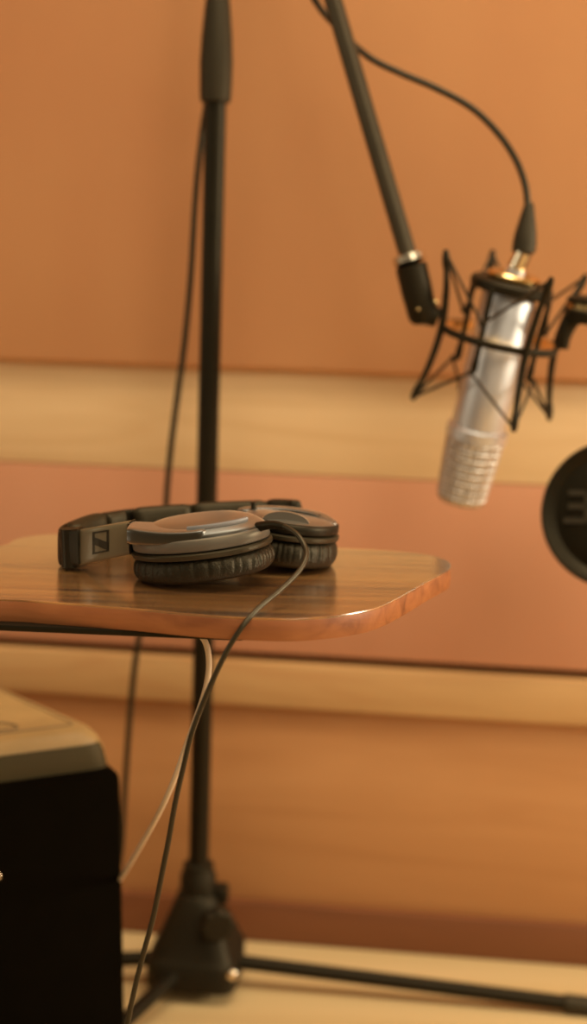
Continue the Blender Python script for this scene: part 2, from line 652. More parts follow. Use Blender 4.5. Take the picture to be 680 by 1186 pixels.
bm = B()
ribbon(bm, path, [zbot(l / tot) + 0.001 for l in L], [ztop(l / tot) - 0.0008 for l in L], 0.0045, 0.003, 4, 14, 3)
band = obj('headband', bm, HPBLK, hp, angle=60)


def bandpad(s0, s1, th, dz, material, name='headband_pad', side=-0.0035):
    q = []
    K = 26
    for k in range(K + 1):
        l = tot * (s0 + (s1 - s0) * k / K)
        i = max(j for j in range(n - 1) if L[j] <= l + 1e-9)
        f = (l - L[i]) / (L[i + 1] - L[i])
        q.append((path[i].lerp(path[i + 1], f), l / tot))
    bm = B()
    ribbon(bm, [p for p, s in q], [zbot(s) for p, s in q], [ztop(s) + dz for p, s in q], th, side, 3.2, 18, 4)
    return obj(name, bm, material, band, angle=60)


bandpad(0.075, 0.30, 0.016, 0.0020, BANDPAD, side=-0.006)
bandpad(0.315, 0.40, 0.011, -0.0005, BANDPAD)
bandpad(0.43, 0.635, 0.0135, 0.001, BANDPAD)
bandpad(0.637, 0.90, 0.0135, 0.0015, BANDPAD)
# end hinge on the far limb
bm = B()
pe = [V((-0.022, 1.119, 0)), V((-0.012, 1.12, 0)), V((-0.003, 1.1195, 0)), V((0.002, 1.117, 0)), V((0.0035, 1.114, 0))]
pe = spline(pe, 4)
ribbon(bm, pe, [T + 0.012] * len(pe), [ztop(0.97) + 0.0012] * len(pe), 0.0125, -0.002, 4, 16, 3)
obj('hinge', bm, HPBLK, band)
# screw-like hinge pin by the far yoke
# near slider block with the emblem
Bl = [at(88, 613.5, 0.993), at(150, 604.5, 0.977), at(151, 642.5, 0.977), at(88, 656, 0.993)]
bk = V((0.004, 0.013, 0.0))


def hexa(bm, f, back, bev):
    b2 = bmesh.new()
    a = [b2.verts.new(p) for p in f]
    c = [b2.verts.new(p + back) for p in f]
    b2.faces.new(a)
    b2.faces.new(list(reversed(c)))
    for i in range(4):
        b2.faces.new((a[i], c[i], c[(i + 1) % 4], a[(i + 1) % 4]))
    bmesh.ops.recalc_face_normals(b2, faces=b2.faces)
    if bev:
        bmesh.ops.bevel(b2, geom=b2.edges[:], offset=bev, segments=3, profile=0.6, affect='EDGES')
    join(bm, b2)


cols = [(84, 1.0060), (88, 0.9995), (93, 0.9940), (99, 0.9898), (106, 0.9862), (114, 0.9832), (123, 0.9806), (132, 0.9786), (141, 0.9770), (150, 0.9760)]
bt = [at(x, 613.9 - (x - 86) * 0.147, y) for x, y in cols]
bb = [at(x, 656.6 - (x - 86) * 0.218, y) for x, y in cols]
bm = B()
ribbon(bm, [V((p.x, p.y, 0)) for p in bt], [p.z for p in bb], [p.z for p in bt], 0.011, 0.0055, 7, 28)
block = obj('slider_housing', bm, HPBLOCK, hp, angle=50)
bm = B()
cap = [at(66.5, 616, 1.004), at(91, 612.5, 0.992), at(91, 657, 0.992), at(73, 654.5, 1.004)]
hexa(bm, cap, V((0.002, 0.016, 0)), 0.0028)
obj('hinge_cap', bm, HPBLK, block)
bm = B()
tube(bm, [at(80, 612.0, 1.004), at(82, 656, 1.004)], 0.0065, 20)
obj('hinge_barrel', bm, HPBLK, block)
# small black cap on the right end of the block
bm = B()
hexa(bm, [at(148.5, 604.6, 0.9775), at(151.8, 604.0, 0.9765), at(152.5, 642.4, 0.9765), at(149.5, 642.6, 0.9775)], V((0.002, 0.012, 0)), 0.0006)
obj('end_cap', bm, HPBLK, block)
# emblem: square outline with a slanting S-wave band
en = V((0.14, -1, 0)).normalized()


def emb(u, v, lift=0.0004):
    px = 88 + 62 * u
    k = max(q for q in range(len(cols) - 1) if cols[q][0] <= px + 1e-6)
    f = (px - cols[k][0]) / (cols[k + 1][0] - cols[k][0])
    return bt[k].lerp(bt[k + 1], f).lerp(bb[k].lerp(bb[k + 1], f), v) + en * lift


u0_, u1_, v0_, v1_ = 0.305, 0.615, 0.135, 0.76
bm = B()
w_, h_ = 0.045, 0.048
for (ua, ub, va, vb) in ((u0_, u1_, v0_, v0_ + h_), (u0_, u1_, v1_ - h_, v1_), (u0_, u0_ + w_, v0_, v1_), (u1_ - w_, u1_, v0_, v1_)):
    for q in range(6):
        a_, b_ = ua + (ub - ua) * q / 6, ua + (ub - ua) * (q + 1) / 6
        poly(bm, [emb(a_, va), emb(b_, va), emb(b_, vb), emb(a_, vb)], -en * 0.0008)
obj('emblem_frame', bm, INK, block, smooth=False, label='black square outline of the emblem')
bm = B()
wave_t, wave_b = [], []
for i in range(13):
    t = i / 12
    u = u0_ + (u1_ - u0_) * t
    s = t * t * (3 - 2 * t)
    wave_t.append(emb(u, v0_ + 0.15 + 0.20 * s))
    wave_b.append(emb(u, v0_ + 0.36 + 0.22 * s))
for i in range(12):
    poly(bm, [wave_t[i], wave_t[i + 1], wave_b[i + 1], wave_b[i]], -en * 0.0008)
obj('emblem_wave', bm, INK, block, smooth=False, label='black slanting wave inside the emblem')

# near folding arm lying over the cup
bm = B()
sect = []
for i in range(25):
    f = i / 24
    x = -0.1130 + 0.0585 * f
    e = max(0.0, (f - 0.86) / 0.14)
    e0 = max(0.0, (0.05 - f) / 0.05)
    ya = 0.9535 - 0.0105 * math.sin(PI * min(f, 0.8) * 0.62) + 0.016 * e * e
    yb_ = 0.985 + 0.003 * math.sin(PI * f) - 0.010 * e * e
    za = T + 0.0292 + 0.0050 * f * f + 0.004 * e * e
    zb_ = T + 0.0412 - 0.0012 * math.sin(PI * f) + 0.0034 * f * f - 0.0065 * e ** 3
    hy, hz_ = (yb_ - ya) / 2 * (1 - 0.05 * e0), (zb_ - za) / 2 * (1 - 0.12 * e0)
    ring = []
    for k in range(36):
        a = 2 * PI * k / 36 + PI / 36
        ca, sa = math.cos(a), math.sin(a)
        ring.append(V((x, (ya + yb_) / 2 + math.copysign(abs(ca) ** 0.24, ca) * hy, (za + zb_) / 2 + math.copysign(abs(sa) ** 0.42, sa) * hz_)))
    sect.append(ring)
loft(bm, sect)
arm_o = obj('folding_arm', bm, HPTOP, hp, angle=55)
bm = B()
tube(bm, [V((-0.1120, 0.976, T + 0.026)), V((-0.1120, 0.976, T + 0.040))], 0.0032, 18)
obj('hinge_pin', bm, HPBLK, arm_o)

# far yoke
bm = B()
yp = spline([at(276, 594.5, 1.056), at(296, 591.5, 1.062), at(330, 592, 1.062), at(364, 597.5, 1.054), at(378, 604, 1.046), at(385, 611, 1.038)], 8)
ribbon(bm, yp, [p.z - 0.0042 for p in yp], [p.z + 0.0034 for p in yp], 0.011, 0, 3.6, 14, 3)
yoke = obj('yoke', bm, HPTOP, hp, angle=45)
bm = B()
ribbon(bm, yp, [p.z - 0.0046 for p in yp], [p.z + 0.0018 for p in yp], 0.0116, 0, 3.6, 14, 3)
obj('yoke_side', bm, HPBLK, yoke, angle=45)
bm = B()
pj = at(294, 591, 1.0575)
tube(bm, [pj + V((0, -0.002, -0.004)), pj + V((0, -0.002, 0.0066))], 0.0022, 12)
obj('yoke_pin', bm, INK, yoke)
bm = B()
pj = at(366, 600, 1.053)
box(bm, pj + V((0, 0, -0.0005)), (0.0028, 0.0135, 0.0082), M.Rotation(0.5, 3, 'Z'), 0.0008)
obj('yoke_joint', bm, INK, yoke)

# headphone cable with strain relief
cp = [at(303, 609.5, 0.962), at(318, 607.5, 0.957), at(332, 611, 0.950), at(345, 620, 0.942), at(353, 633, 0.935), at(354.5, 645, 0.927), at(346, 662, 0.916),
      at(325, 683, 0.900), at(302, 702, 0.884), at(287.5, 717, 0.8745), at(277, 731, 0.8705), at(264, 752, 0.8695), at(250, 780, 0.869), at(236, 812, 0.869), at(222, 850, 0.868), at(212, 890, 0.867), at(203, 930, 0.866),
      at(195, 975, 0.865), at(188, 1010, 0.864), at(178, 1060, 0.862), at(166, 1105, 0.860), at(155, 1150, 0.858), at(147, 1190, 0.856), at(140, 1240, 0.853), at(136, 1320, 0.85), V((-0.118, 0.852, 0.10)), V((-0.135, 0.862, 0.035)), V((-0.18, 0.875, 0.0122)), V((-0.26, 0.87, 0.0122))]
bm = B()
tube(bm, spline(cp, 10), 0.00178, 14)
hc = obj('cable', bm, HPCABLE, hp, angle=180)
bm = B()
sp = spline([at(299, 610.5, 0.966), at(308, 608.5, 0.961), at(320, 607.8, 0.956), at(329, 609.8, 0.952)], 6)
tube(bm, sp, [0.0036 - 0.0014 * i / (len(sp) - 1) for i in range(len(sp))], 16)
obj('strain_relief', bm, HPBLK, hc)

# ------------------------------------------------------------------ loudspeaker cabinet at lower left
cab = empty('speaker_cabinet', (-0.30, 1.19, 0), 'dark loudspeaker cabinet with a rounded tan top on the floor at lower left', 'speaker')
ZT = 0.33
plan = [(-0.435, 1.040), (-0.147, 1.194), (-0.280, 1.345), (-0.36, 1.345), (-0.50, 1.20)]
pr = rounded(plan, [0.03, 0.022, 0.06, 0.05, 0.05], 10)
cx = sum((p for p in pr), V((0, 0, 0))) / len(pr)


def grow(out, s):
    return [p + (p - cx).normalized() * s for p in out]


bm = B()
LZ = [(0.0, 0.010), (0.004, 0.013), (0.15, 0.009), (ZT - 0.05, 0.003), (ZT - 0.030, 0.0), (ZT - 0.018, -0.003), (ZT - 0.009, -0.008), (ZT - 0.003, -0.015), (ZT, -0.026)]
loft(bm, [[V((p.x, p.y, z)) for p in grow(pr, s)] for z, s in LZ])
body = obj('cabinet_body', bm, CAB, cab, angle=180)
# top panel with outline groove and an oval handle recess
bm = B()
tpn = rounded([(-0.425, 1.075), (-0.186, 1.203), (-0.282, 1.312), (-0.35, 1.312), (-0.46, 1.20)], [0.02, 0.006, 0.03, 0.03, 0.03], 8)
slab(bm, tpn, ZT - 0.004, ZT + 0.0004, 0.0002, 1)
tb = obj('top_panel', bm, CAB, body, angle=20)
bm = B()
loop = [V((p.x, p.y, ZT + 0.0003)) for p in tpn]
tube(bm, loop, 0.0009, 8, True)
obj('panel_seam', bm, CABLINE, tb)
bm = B()
hcp = onz(-28, 842, ZT)
ov = [V((hcp.x + 0.036 * math.copysign(abs(math.cos(t)) ** 0.7, math.cos(t)), hcp.y + 0.012 * math.sin(t) - 0.0 * math.cos(t), ZT + 0.0006)) for t in [2 * PI * i / 40 for i in range(40)]]
tube(bm, ov, 0.0013, 8, True)
obj('handle_rim', bm, CABLINE, tb)
# front lip and black front baffle
fdir = V((0.288, 0.154, 0)).normalized()
fn_ = V((fdir.y, -fdir.x, 0))
fr = M((fdir, -fn_, V((0, 0, 1)))).transposed()
bm = B()
fc = V((-0.291, 1.117, 0))
lip = [V((p.x, p.y, 0)) for p in grow(pr, 0.0)]
for seg_i in range(1):
    rows = []
    fpts = [p for p in pr if (p - V((-0.147, 1.194, 0))).dot(fn_) > -0.006]
fpts.sort(key=lambda p: p.x)
fpts = [fpts[0].lerp(fpts[-1], 0)] + fpts[1:]
lp = []
for (z, s) in [(ZT - 0.060, 0.0050), (ZT - 0.050, 0.0052), (ZT - 0.030, 0.0026), (ZT - 0.018, -0.0004), (ZT - 0.0115, -0.0042)]:
    lp.append([(p + (p - cx).normalized() * s, z) for p in fpts])
rings = [[bm.verts.new(V((p.x, p.y, z))) for p, z in row] for row in lp]
back = [[bm.verts.new(V((p.x, p.y, z - 0.002)) - fn_ * 0.012) for p, z in row] for row in lp]
K = len(rings)
W = len(rings[0])
for i in range(K - 1):
    for j in range(W - 1):
        bm.faces.new((rings[i][j], rings[i][j + 1], rings[i + 1][j + 1], rings[i + 1][j]))
        bm.faces.new((back[i][j], back[i + 1][j], back[i + 1][j + 1], back[i][j + 1]))
    bm.faces.new((rings[i][0], rings[i + 1][0], back[i + 1][0], back[i][0]))
    bm.faces.new((rings[i][-1], back[i][-1], back[i + 1][-1], rings[i + 1][-1]))
for j in range(W - 1):
    bm.faces.new((rings[0][j], back[0][j], back[0][j + 1], rings[0][j + 1]))
    bm.faces.new((rings[-1][j], rings[-1][j + 1], back[-1][j + 1], back[-1][j]))
obj('front_lip', bm, CABLIP, body, angle=60)
# baffle
bm = B()
bl = fc + fn_ * 0.004
for_x0, for_x1 = -0.160, 0.1655
outl = []
bp_ = rounded([(for_x0 - 0.01, 0.012), (for_x1 + 0.006, 0.012), (for_x1 - 0.003, ZT - 0.033), (for_x0 + 0.003, ZT - 0.033)], [0.01, 0.01, 0.012, 0.012], 8)
for d, ins in ((-0.02, 0), (0.006, 0), (0.0095, 0.0012), (0.011, 0.004)):
    outl.append([fc + fdir * q.x + fn_ * d + V((0, 0, q.y)) for q in inset(bp_, ins)])
loft(bm, outl)
obj('front_baffle', bm, CABFRONT, body, angle=60, label='black front of the cabinet')
bm = B()
sc_ = at(3, 1023, 1.12)
sc_ = sc_ - fn_ * ((sc_ - fc).dot(fn_) - 0.0112)
lathe(bm, sc_ - fn_ * 0.001, fn_, [(0, 0.0034), (0.001, 0.0034), (0.002, 0.0026), (0.0026, 0.001)], 16)
obj('screw', bm, CHROME, body)

# ------------------------------------------------------------------ microphone stand with boom
YP = 1.375
stand = empty('microphone_stand', (at(230, 1135, YP).x, YP, 0), 'black tripod microphone stand with a boom arm, behind the table', 'microphone stand')
p_top, p_bot = at(250, 100, YP), at(229.5, 1030, YP)
pd = (p_top - p_bot).normalized()


def pole(z):
    return p_bot + pd * ((z - p_bot.z) / pd.z)


bm = B()
tube(bm, [pole(0.05), pole(p_top.z)], 0.0102, 24)
obj('lower_tube', bm, STEEL, stand)
g0 = at(249.6, 119, YP)
ztop_grip = at(252, -14, YP).z
bm = B()
hgt = ztop_grip - g0.z
lathe(bm, pole(g0.z), pd, [(0, 0.0125), (0.001, 0.0142), (0.010, 0.0150), (hgt * 0.35, 0.0155), (hgt * 0.6, 0.0142), (hgt * 0.85, 0.0118), (hgt * 0.97, 0.0098), (hgt, 0.0085), (hgt, 0.004)], 32)
obj('clutch_grip', bm, RUBBER, stand, angle=50)
j_top = pole(1.31)
bm = B()
tube(bm, [pole(g0.z + 0.02), j_top], 0.0065, 20)
obj('upper_tube', bm, STEEL, stand)
# boom
b_end = at(474, 300, 1.292)
b_up = at(386, 0, 1.322)
bd = (b_up - b_end).normalized()
# the boom passes the head of the upright
tj = (j_top - b_end).length
jb = b_end + bd * ((j_top - b_end).dot(bd))
bm = B()
tube(bm, [b_end, b_end + bd * (tj + 0.28)], 0.0082, 22)
obj('boom_tube', bm, BOOM, stand)
bm = B()
mid = (jb + j_top) / 2
tube(bm, [mid + V((0, 0.03, 0)), mid - V((0, 0.04, 0))], 0.02, 24)
tube(bm, [j_top - V((0, 0, 0.03)), j_top], 0.012, 20)
tube(bm, [mid - V((0, 0.04, 0)), jb + V((0, -0.005, 0))], 0.018, 20)
obj('boom_clamp', bm, BLACK, stand)
bm = B()
lathe(bm, b_end + bd * (tj + 0.22), bd, [(0, 0.02), (0.003, 0.024), (0.055, 0.024), (0.058, 0.02)], 28)
obj('counterweight', bm, BLACK, stand)
bm = B()
lathe(bm, b_end - bd * 0.004, bd, [(0, 0.0125), (0.0012, 0.0148), (0.007, 0.0148), (0.0085, 0.0125), (0.010, 0.0085)], 28)
obj('boom_nut', bm, CHROME, stand, label='bright metal nut at the end of the boom')
# tripod hub
hub = pole(0.0)
hub = V((hub.x, YP, 0))
bm = B()
hz = [(0.012, 0.044), (0.014, 0.0485), (0.040, 0.0485), (0.043, 0.046), (0.047, 0.044), (0.070, 0.0345), (0.094, 0.0245), (0.101, 0.0215), (0.103, 0.0195), (0.103, 0.01)]


def tri(r, h, t):
    p = 2 + 4 * min(1, max(0, (0.103 - h) / 0.05))
    u = t + 0.12
    return r * 0.95 / (abs(math.cos(u)) ** p + abs(math.sin(u)) ** p) ** (1 / p), h


lathe(bm, hub, (0, 0, 1), hz, 64, fn=tri)
hubo = obj('tripod_hub', bm, BLACK, stand, angle=40)
bm = B()
lathe(bm, pole(0.100), pd, [(0, 0.0165), (0.002, 0.0185), (0.020, 0.0185), (0.024, 0.016), (0.032, 0.0155), (0.034, 0.011)], 32)
obj('collar', bm, BLACK, hubo)
# collar lug and the locking knob
kp = at(250, 1067, YP - 0.035)
bm = B()
kd = V((0.25, -1, 0.0)).normalized()
kn = [(0, 0.009), (0.001, 0.0165), (0.012, 0.0165), (0.014, 0.014), (0.0145, 0.004)]
lathe(bm, kp, kd, kn, 40, fn=lambda r, h, t: (r * (1 + 0.07 * math.cos(8 * t)), h))
tube(bm, [kp - kd * 0.02, kp + kd * 0.002], 0.006, 14)
obj('locking_knob', bm, BLACK, hubo)
bm = B()
box(bm, at(256, 1034, YP), (0.016, 0.02, 0.018), bev=0.004)
obj('collar_lug', bm, BLACK, hubo)
bm = B()
sw = at(268, 1131, YP - 0.047)
lathe(bm, sw + V((0, 0.004, 0)), (0.2, -1, 0), [(0, 0.0055), (0.003, 0.0055), (0.0045, 0.004), (0.005, 0.001)], 18)
obj('hub_screw', bm, CHROME, hubo)
# legs
for ang, zb, ln in ((-5.4, 0.0085, 0.405), (181, 0.0085, 0.30), (243, 0.0085, 0.30)):
    d = V((math.cos(math.radians(ang)), math.sin(math.radians(ang)), 0))
    s = hub + d * 0.030 + V((0, 0, 0.029))
    e = hub + d * ln + V((0, 0, 0.0095))
    bm = B()
    tube(bm, [s, e], 0.0075, 18)
    lg = obj('leg', bm, STEEL, stand)
    t = (e - s).normalized()
    bm = B()
    lathe(bm, e - t * 0.03, t, [(0, 0.0078), (0.001, 0.0092), (0.034, 0.0095), (0.038, 0.008), (0.039, 0.003)], 20)
    obj('rubber_foot', bm, RUBBER, lg)

# ------------------------------------------------------------------ microphone in its shock mount
YM = 1.30
ax = V((0.165, -0.15, 1)).normalized()
ax_x = (V((1, 0, 0)) - ax * ax.x).normalized()
ax_y = ax.cross(ax_x)            # points away from the camera
RC = at(578.5, 391, YM)            # centre of the ring


def mp(r, az, h):
    t = math.radians(az)
    return RC + ax_x * (r * math.cos(t)) + ax_y * (r * math.sin(t)) + ax * h


mic = empty('microphone', mp(0, 0, -0.15), 'silver condenser microphone hanging upside down in the black shock mount', 'microphone')
RB = 0.0248
h_top = 0.0515
bm = B()
lathe(bm, RC, ax, [(-0.084, RB), (h_top - 0.004, RB), (h_top - 0.001, RB - 0.002), (h_top, RB - 0.006), (h_top, 0.01)], 56)
mb = obj('microphone_body', bm, MICBODY, mic)
bm = B()
lathe(bm, RC, ax, [(h_top - 0.001, 0.0105), (h_top + 0.006, 0.0105), (h_top + 0.0065, 0.0085), (h_top + 0.012, 0.0085), (h_top + 0.0122, 0.003)], 32)
obj('connector_socket', bm, MICBODY, mb)
bm = B()
lathe(bm, RC, ax, [(-0.096, RB + 0.001), (-0.0955, RB + 0.0036), (-0.086, RB + 0.0036), (-0.0845, RB + 0.002), (-0.084, RB - 0.001)], 56)
obj('grille_collar', bm, MICBODY, mic)
# woven grille: alternate raised and sunken knots
bm = B()
NR, NS = 40, 112
rings = []
for i in range(NR + 1):
    f = i / NR
    h = -0.096 - 0.062 * f
    r = (RB + 0.0022) * (1 - 0.17 * f)
    if f > 0.9:
        r *= 1 - 0.10 * ((f - 0.9) / 0.1) ** 2
    ring = []
    for j in range(NS):
        t = 2 * PI * j / NS
        k = math.sin(2 * PI * (i / 5 + j / 8)) * math.sin(2 * PI * (i / 5 - j / 8))
        rr = r + 0.0009 * k
        ring.append(bm.verts.new(RC + ax * h + ax_x * rr * math.cos(t) + ax_y * rr * math.sin(t)))
    rings.append(ring)
rings.append([bm.verts.new(RC + ax * -0.1605 + ax_x * 0.012 * math.cos(2 * PI * j / NS) + ax_y * 0.012 * math.sin(2 * PI * j / NS)) for j in range(NS)])
skin_rings(bm, rings)
obj('grille', bm, MICMESH, mic, angle=25)
# faint seam on the side facing the camera
# shock mount
sm = empty('shock_mount', mp(0.054, 190, 0), 'black spider shock mount with elastic cords gripping the silver microphone', 'shock mount')
AZ0 = 12
RR = 0.0535
bm = B()
K = 72
rings = []
for i in range(K):
    az = 360 * i / K
    rings.append([bm.verts.new(mp(r, az, h)) for r, h in ((RR - 0.002, -0.0030), (RR + 0.0002, -0.0034), (RR + 0.0012, -0.002), (RR + 0.0012, 0.002), (RR + 0.0002, 0.0034), (RR - 0.002, 0.0030))])
skin_rings(bm, rings, True)
obj('outer_ring', bm, BLACK, sm)
bm = B()
rings = []
for i in range(K):
    az = 360 * i / K
    rings.append([bm.verts.new(mp(r, az, h)) for r, h in ((RR - 0.0105, -0.0042), (RR - 0.0015, -0.0030), (RR - 0.0015, 0.0030), (RR - 0.0035, 0.0030), (RR - 0.0105, -0.0028))])
skin_rings(bm, rings, True)
obj('inner_flange', bm, BRASS, sm, label='gold-toned inner flange of the ring')
TIP = 0.0675
HT = 0.069
outer = [AZ0, AZ0 + 90, AZ0 + 178, AZ0 + 270 + 6]
for az in outer:
    bm = B()
    pp = [mp(TIP, az, HT), mp(RR + 0.0055, az, HT * 0.5), mp(RR + 0.002, az, 0), mp(RR + 0.0055, az, -HT * 0.5), mp(TIP, az, -HT)]
    pp = spline(pp, 6)
    nn = len(pp)
    tube(bm, pp, [0.0021 + 0.0013 * math.sin(PI * i / (nn - 1)) + (0.0012 if i in (1, 2, nn - 2, nn - 3) else 0) for i in range(nn)], 12)
    obj('outer_post', bm, BLACK, sm)
inner = [a + 45 for a in outer]
RI = 0.033
cage_top = 0.047
# clamp plate round the top of the microphone
bm = B()
rings = []
for i in range(K):
    az = 360 * i / K
    rings.append([bm.verts.new(mp(r, az, h)) for r, h in ((RB + 0.0003, cage_top - 0.0045), (RI + 0.0025, cage_top - 0.005), (RI + 0.0045, cage_top - 0.003), (RI + 0.0045, cage_top + 0.003), (RI + 0.0025, cage_top + 0.005), (RB + 0.0003, cage_top + 0.0045))])
skin_rings(bm, rings, True)
plate = obj('clamp_plate', bm, BLACK, sm)
bm = B()
rings = []
for i in range(K):
    az = 360 * i / K
    rings.append([bm.verts.new(mp(r, az, h)) for r, h in ((0.0125, h_top + 0.0005), (0.0225, h_top + 0.0005), (0.0235, h_top + 0.002), (0.0235, h_top + 0.0055), (0.0220, h_top + 0.0075), (0.0125, h_top + 0.0075))])
skin_rings(bm, rings, True)
obj('retaining_nut', bm, BRASS, sm, label='gold-toned threaded nut on the clamp plate')
for az in inner:
    bm = B()
    pp = spline([mp(RI + 0.002, az, cage_top), mp(RI + 0.0045, az, cage_top - 0.010), mp(RI + 0.003, az, 0.012), mp(RI + 0.003, az, -0.030)], 6)
    tube(bm, pp, [0.0026] * (len(pp) - 2) + [0.0034, 0.0030], 12)
    hk = []
    for hh in (0.014, -0.030):
        a, b = mp(RI + 0.003, az, hh), mp(RI + 0.0095, az, hh)
        tube(bm, [a, b], 0.0022, 10)
    obj('inner_arm', bm, BLACK, sm)
for sgn, hh in ((1, 0.014), (-1, -0.030)):
    for i, az in enumerate(outer):
        tip = mp(TIP - 0.001, az, sgn * (HT - 0.003))
        for ia in (inner[i], inner[i - 1]):
            q = mp(RI + 0.008, ia, hh)
            bm = B()
            tube(bm, [tip, q], 0.0014, 8)
            obj('elastic_cord', bm, ELASTIC, sm)
# swivel joint between boom and ring
k0 = b_end - bd * 0.005
k1 = at(488, 359, 1.293)
k2 = at(512, 377, 1.295)
bm = B()
kd_ = (k1 - k0).normalized()
ln = (k1 - k0).length
lathe(bm, k0, kd_, [(0, 0.0115), (0.0015, 0.0142), (ln * 0.55, 0.0142), (ln * 0.75, 0.0138), (ln + 0.006, 0.0130), (ln + 0.011, 0.010), (ln + 0.013, 0.003)], 32)
tube(bm, [k1 - V((0.002, 0, 0.001)), at(498, 364, 1.294), at(508, 369, 1.293)], [0.0125, 0.0105, 0.0085], 20)
sj = obj('swivel_joint', bm, BLACK, sm)
bm = B()
for q in (at(485, 358, 1.281), at(504.5, 350, 1.29)):
    lathe(bm, q + V((0, 0.003, 0)), (0, -1, 0.25), [(0, 0.0026), (0.003, 0.0026), (0.0042, 0.0015), (0.0044, 0.0004)], 14)
    obj('pivot_screw', bm, BRASS, sj)
    bm = B()
bm.free()

# ------------------------------------------------------------------ pop filter
pf = empty('pop_filter', at(713, 597, 1.25), 'round black pop filter with pale lettering at the right edge', 'pop filter')
PC = at(713, 595, 1.25)
pn = (EYE - PC).normalized()
pn = (pn + V((-0.10, 0, 0.05))).normalized()
px_, py_, _ = basis(pn)          # px_ to the right
pyu = pn.cross(px_)
if pyu.z < 0:
    pyu = -pyu
S = 1.25 / F
RP = 88 * S
bm = B()
lathe(bm, PC, pn, [(-0.012, RP - 0.006), (-0.010, RP - 0.001), (-0.004, RP), (0.0, RP - 0.0008), (0.0022, RP - 0.0025), (0.0012, RP - 0.006), (-0.002, RP - 0.0115), (-0.0035, RP - 0.014)], 96)
rim = obj('rim', bm, GRILLRIM, pf, angle=60)
bm = B()
lathe(bm, PC, pn, [(-0.013, 0.001), (-0.012, RP - 0.006), (-0.0042, RP - 0.0125), (-0.003, RP - 0.014), (-0.0012, RP * 0.5), (-0.0005, 0.001)], 96)
obj('mesh_screen', bm, GRILL, pf, angle=60)
# lettering, seen from behind so it reads mirrored (E D O R from left to right)


def seg(bm, x0, y0, x1, y1, w):
    a = PC + px_ * (x0 * S) + pyu * (y0 * S) + pn * 0.0002
    b = PC + px_ * (x1 * S) + pyu * (y1 * S) + pn * 0.0002
    d = (b - a).normalized()
    s = pn.cross(d) * (w * S / 2)
    poly(bm, [a - d * w * S / 2 - s, b + d * w * S / 2 - s, b + d * w * S / 2 + s, a - d * w * S / 2 + s], -pn * 0.0035)


LX = [-57, -27, 3, 33]
yb, yt = -9, 24
lw = 6.5
bm = B()
x = LX[0]
seg(bm, x + 24, yb, x + 24, yt, lw)
for yy, ext in ((yb, 0), (8, 5), (yt, 5)):
    seg(bm, x + ext, yy, x + 22, yy, lw)
lo = obj('letter', bm, LETTER, pf, smooth=False, label='pale grey letter E, mirrored')
bm = B()
x = LX[1]
pts = [(24, yb), (24, yt), (10, yt), (3, yt - 7), (3, yb + 7), (10, yb), (24, yb)]
for a, b in zip(pts, pts[1:]):
    seg(bm, x + a[0], a[1], x + b[0], b[1], lw)
obj('letter', bm, LETTER, pf, smooth=False, label='pale grey letter D, mirrored')
bm = B()
x = LX[2]
pts = [(8, yb), (18, yb), (24, yb + 7), (24, yt - 7), (18, yt), (8, yt), (2, yt - 7), (2, yb + 7), (8, yb)]
for a, b in zip(pts, pts[1:]):
    seg(bm, x + a[0], a[1], x + b[0], b[1], lw)
seg(bm, x + 24, yb - 3, x + 2, yt + 3, 3.5)
obj('letter', bm, LETTER, pf, smooth=False, label='pale grey slashed letter O, mirrored')
bm = B()
x = LX[3]
pts = [(24, yb), (24, yt), (8, yt), (3, yt - 5), (3, 13), (8, 8), (24, 8)]
for a, b in zip(pts, pts[1:]):
    seg(bm, x + a[0], a[1], x + b[0], b[1], lw)
seg(bm, x + 12, 8, x + 3, yb, lw)
obj('letter', bm, LETTER, pf, smooth=False, label='pale grey letter R, mirrored')
# mounting arm from the shock-mount ring to the filter
bm = B()
cl = at(686, 360, 1.285)
lathe(bm, cl + V((0, 0, -0.0115)), (0.05, -0.08, 1), [(0, 0.016), (0.001, 0.024), (0.011, 0.0255), (0.0125, 0.024), (0.0125, 0.016)], 36)
lathe(bm, cl + V((0.0006, -0.001, 0.006)), (0.05, -0.08, 1), [(0, 0.016), (0.0, 0.0235), (0.004, 0.024), (0.006, 0.020), (0.0065, 0.004)], 36)
clamp = obj('clamp', bm, BLACK, pf)
bm = B()
lathe(bm, cl + V((0, 0, 0.0008)), (0.05, -0.08, 1), [(0, 0.016), (0.0, 0.0225), (0.0055, 0.0225), (0.0055, 0.016)], 36)
obj('clamp_band', bm, BRASS, clamp, label='gold-toned band round the clamp')
bm = B()
sp = spline([at(672, 362, 1.285), at(661, 372, 1.284), at(654, 388, 1.284), at(652, 404, 1.285)], 6)
tube(bm, sp, [0.0095 - 0.0045 * i / (len(sp) - 1) for i in range(len(sp))], 18)
obj('hook', bm, BLACK, clamp)
bm = B()
tube(bm, spline([cl + V((0.012, 0, -0.008)), at(735, 400, 1.275), at(752, 450, 1.265), at(748, 500, 1.26), at(735, 520, 1.258)], 8), 0.0042, 14)
obj('gooseneck', bm, BLACK, pf)

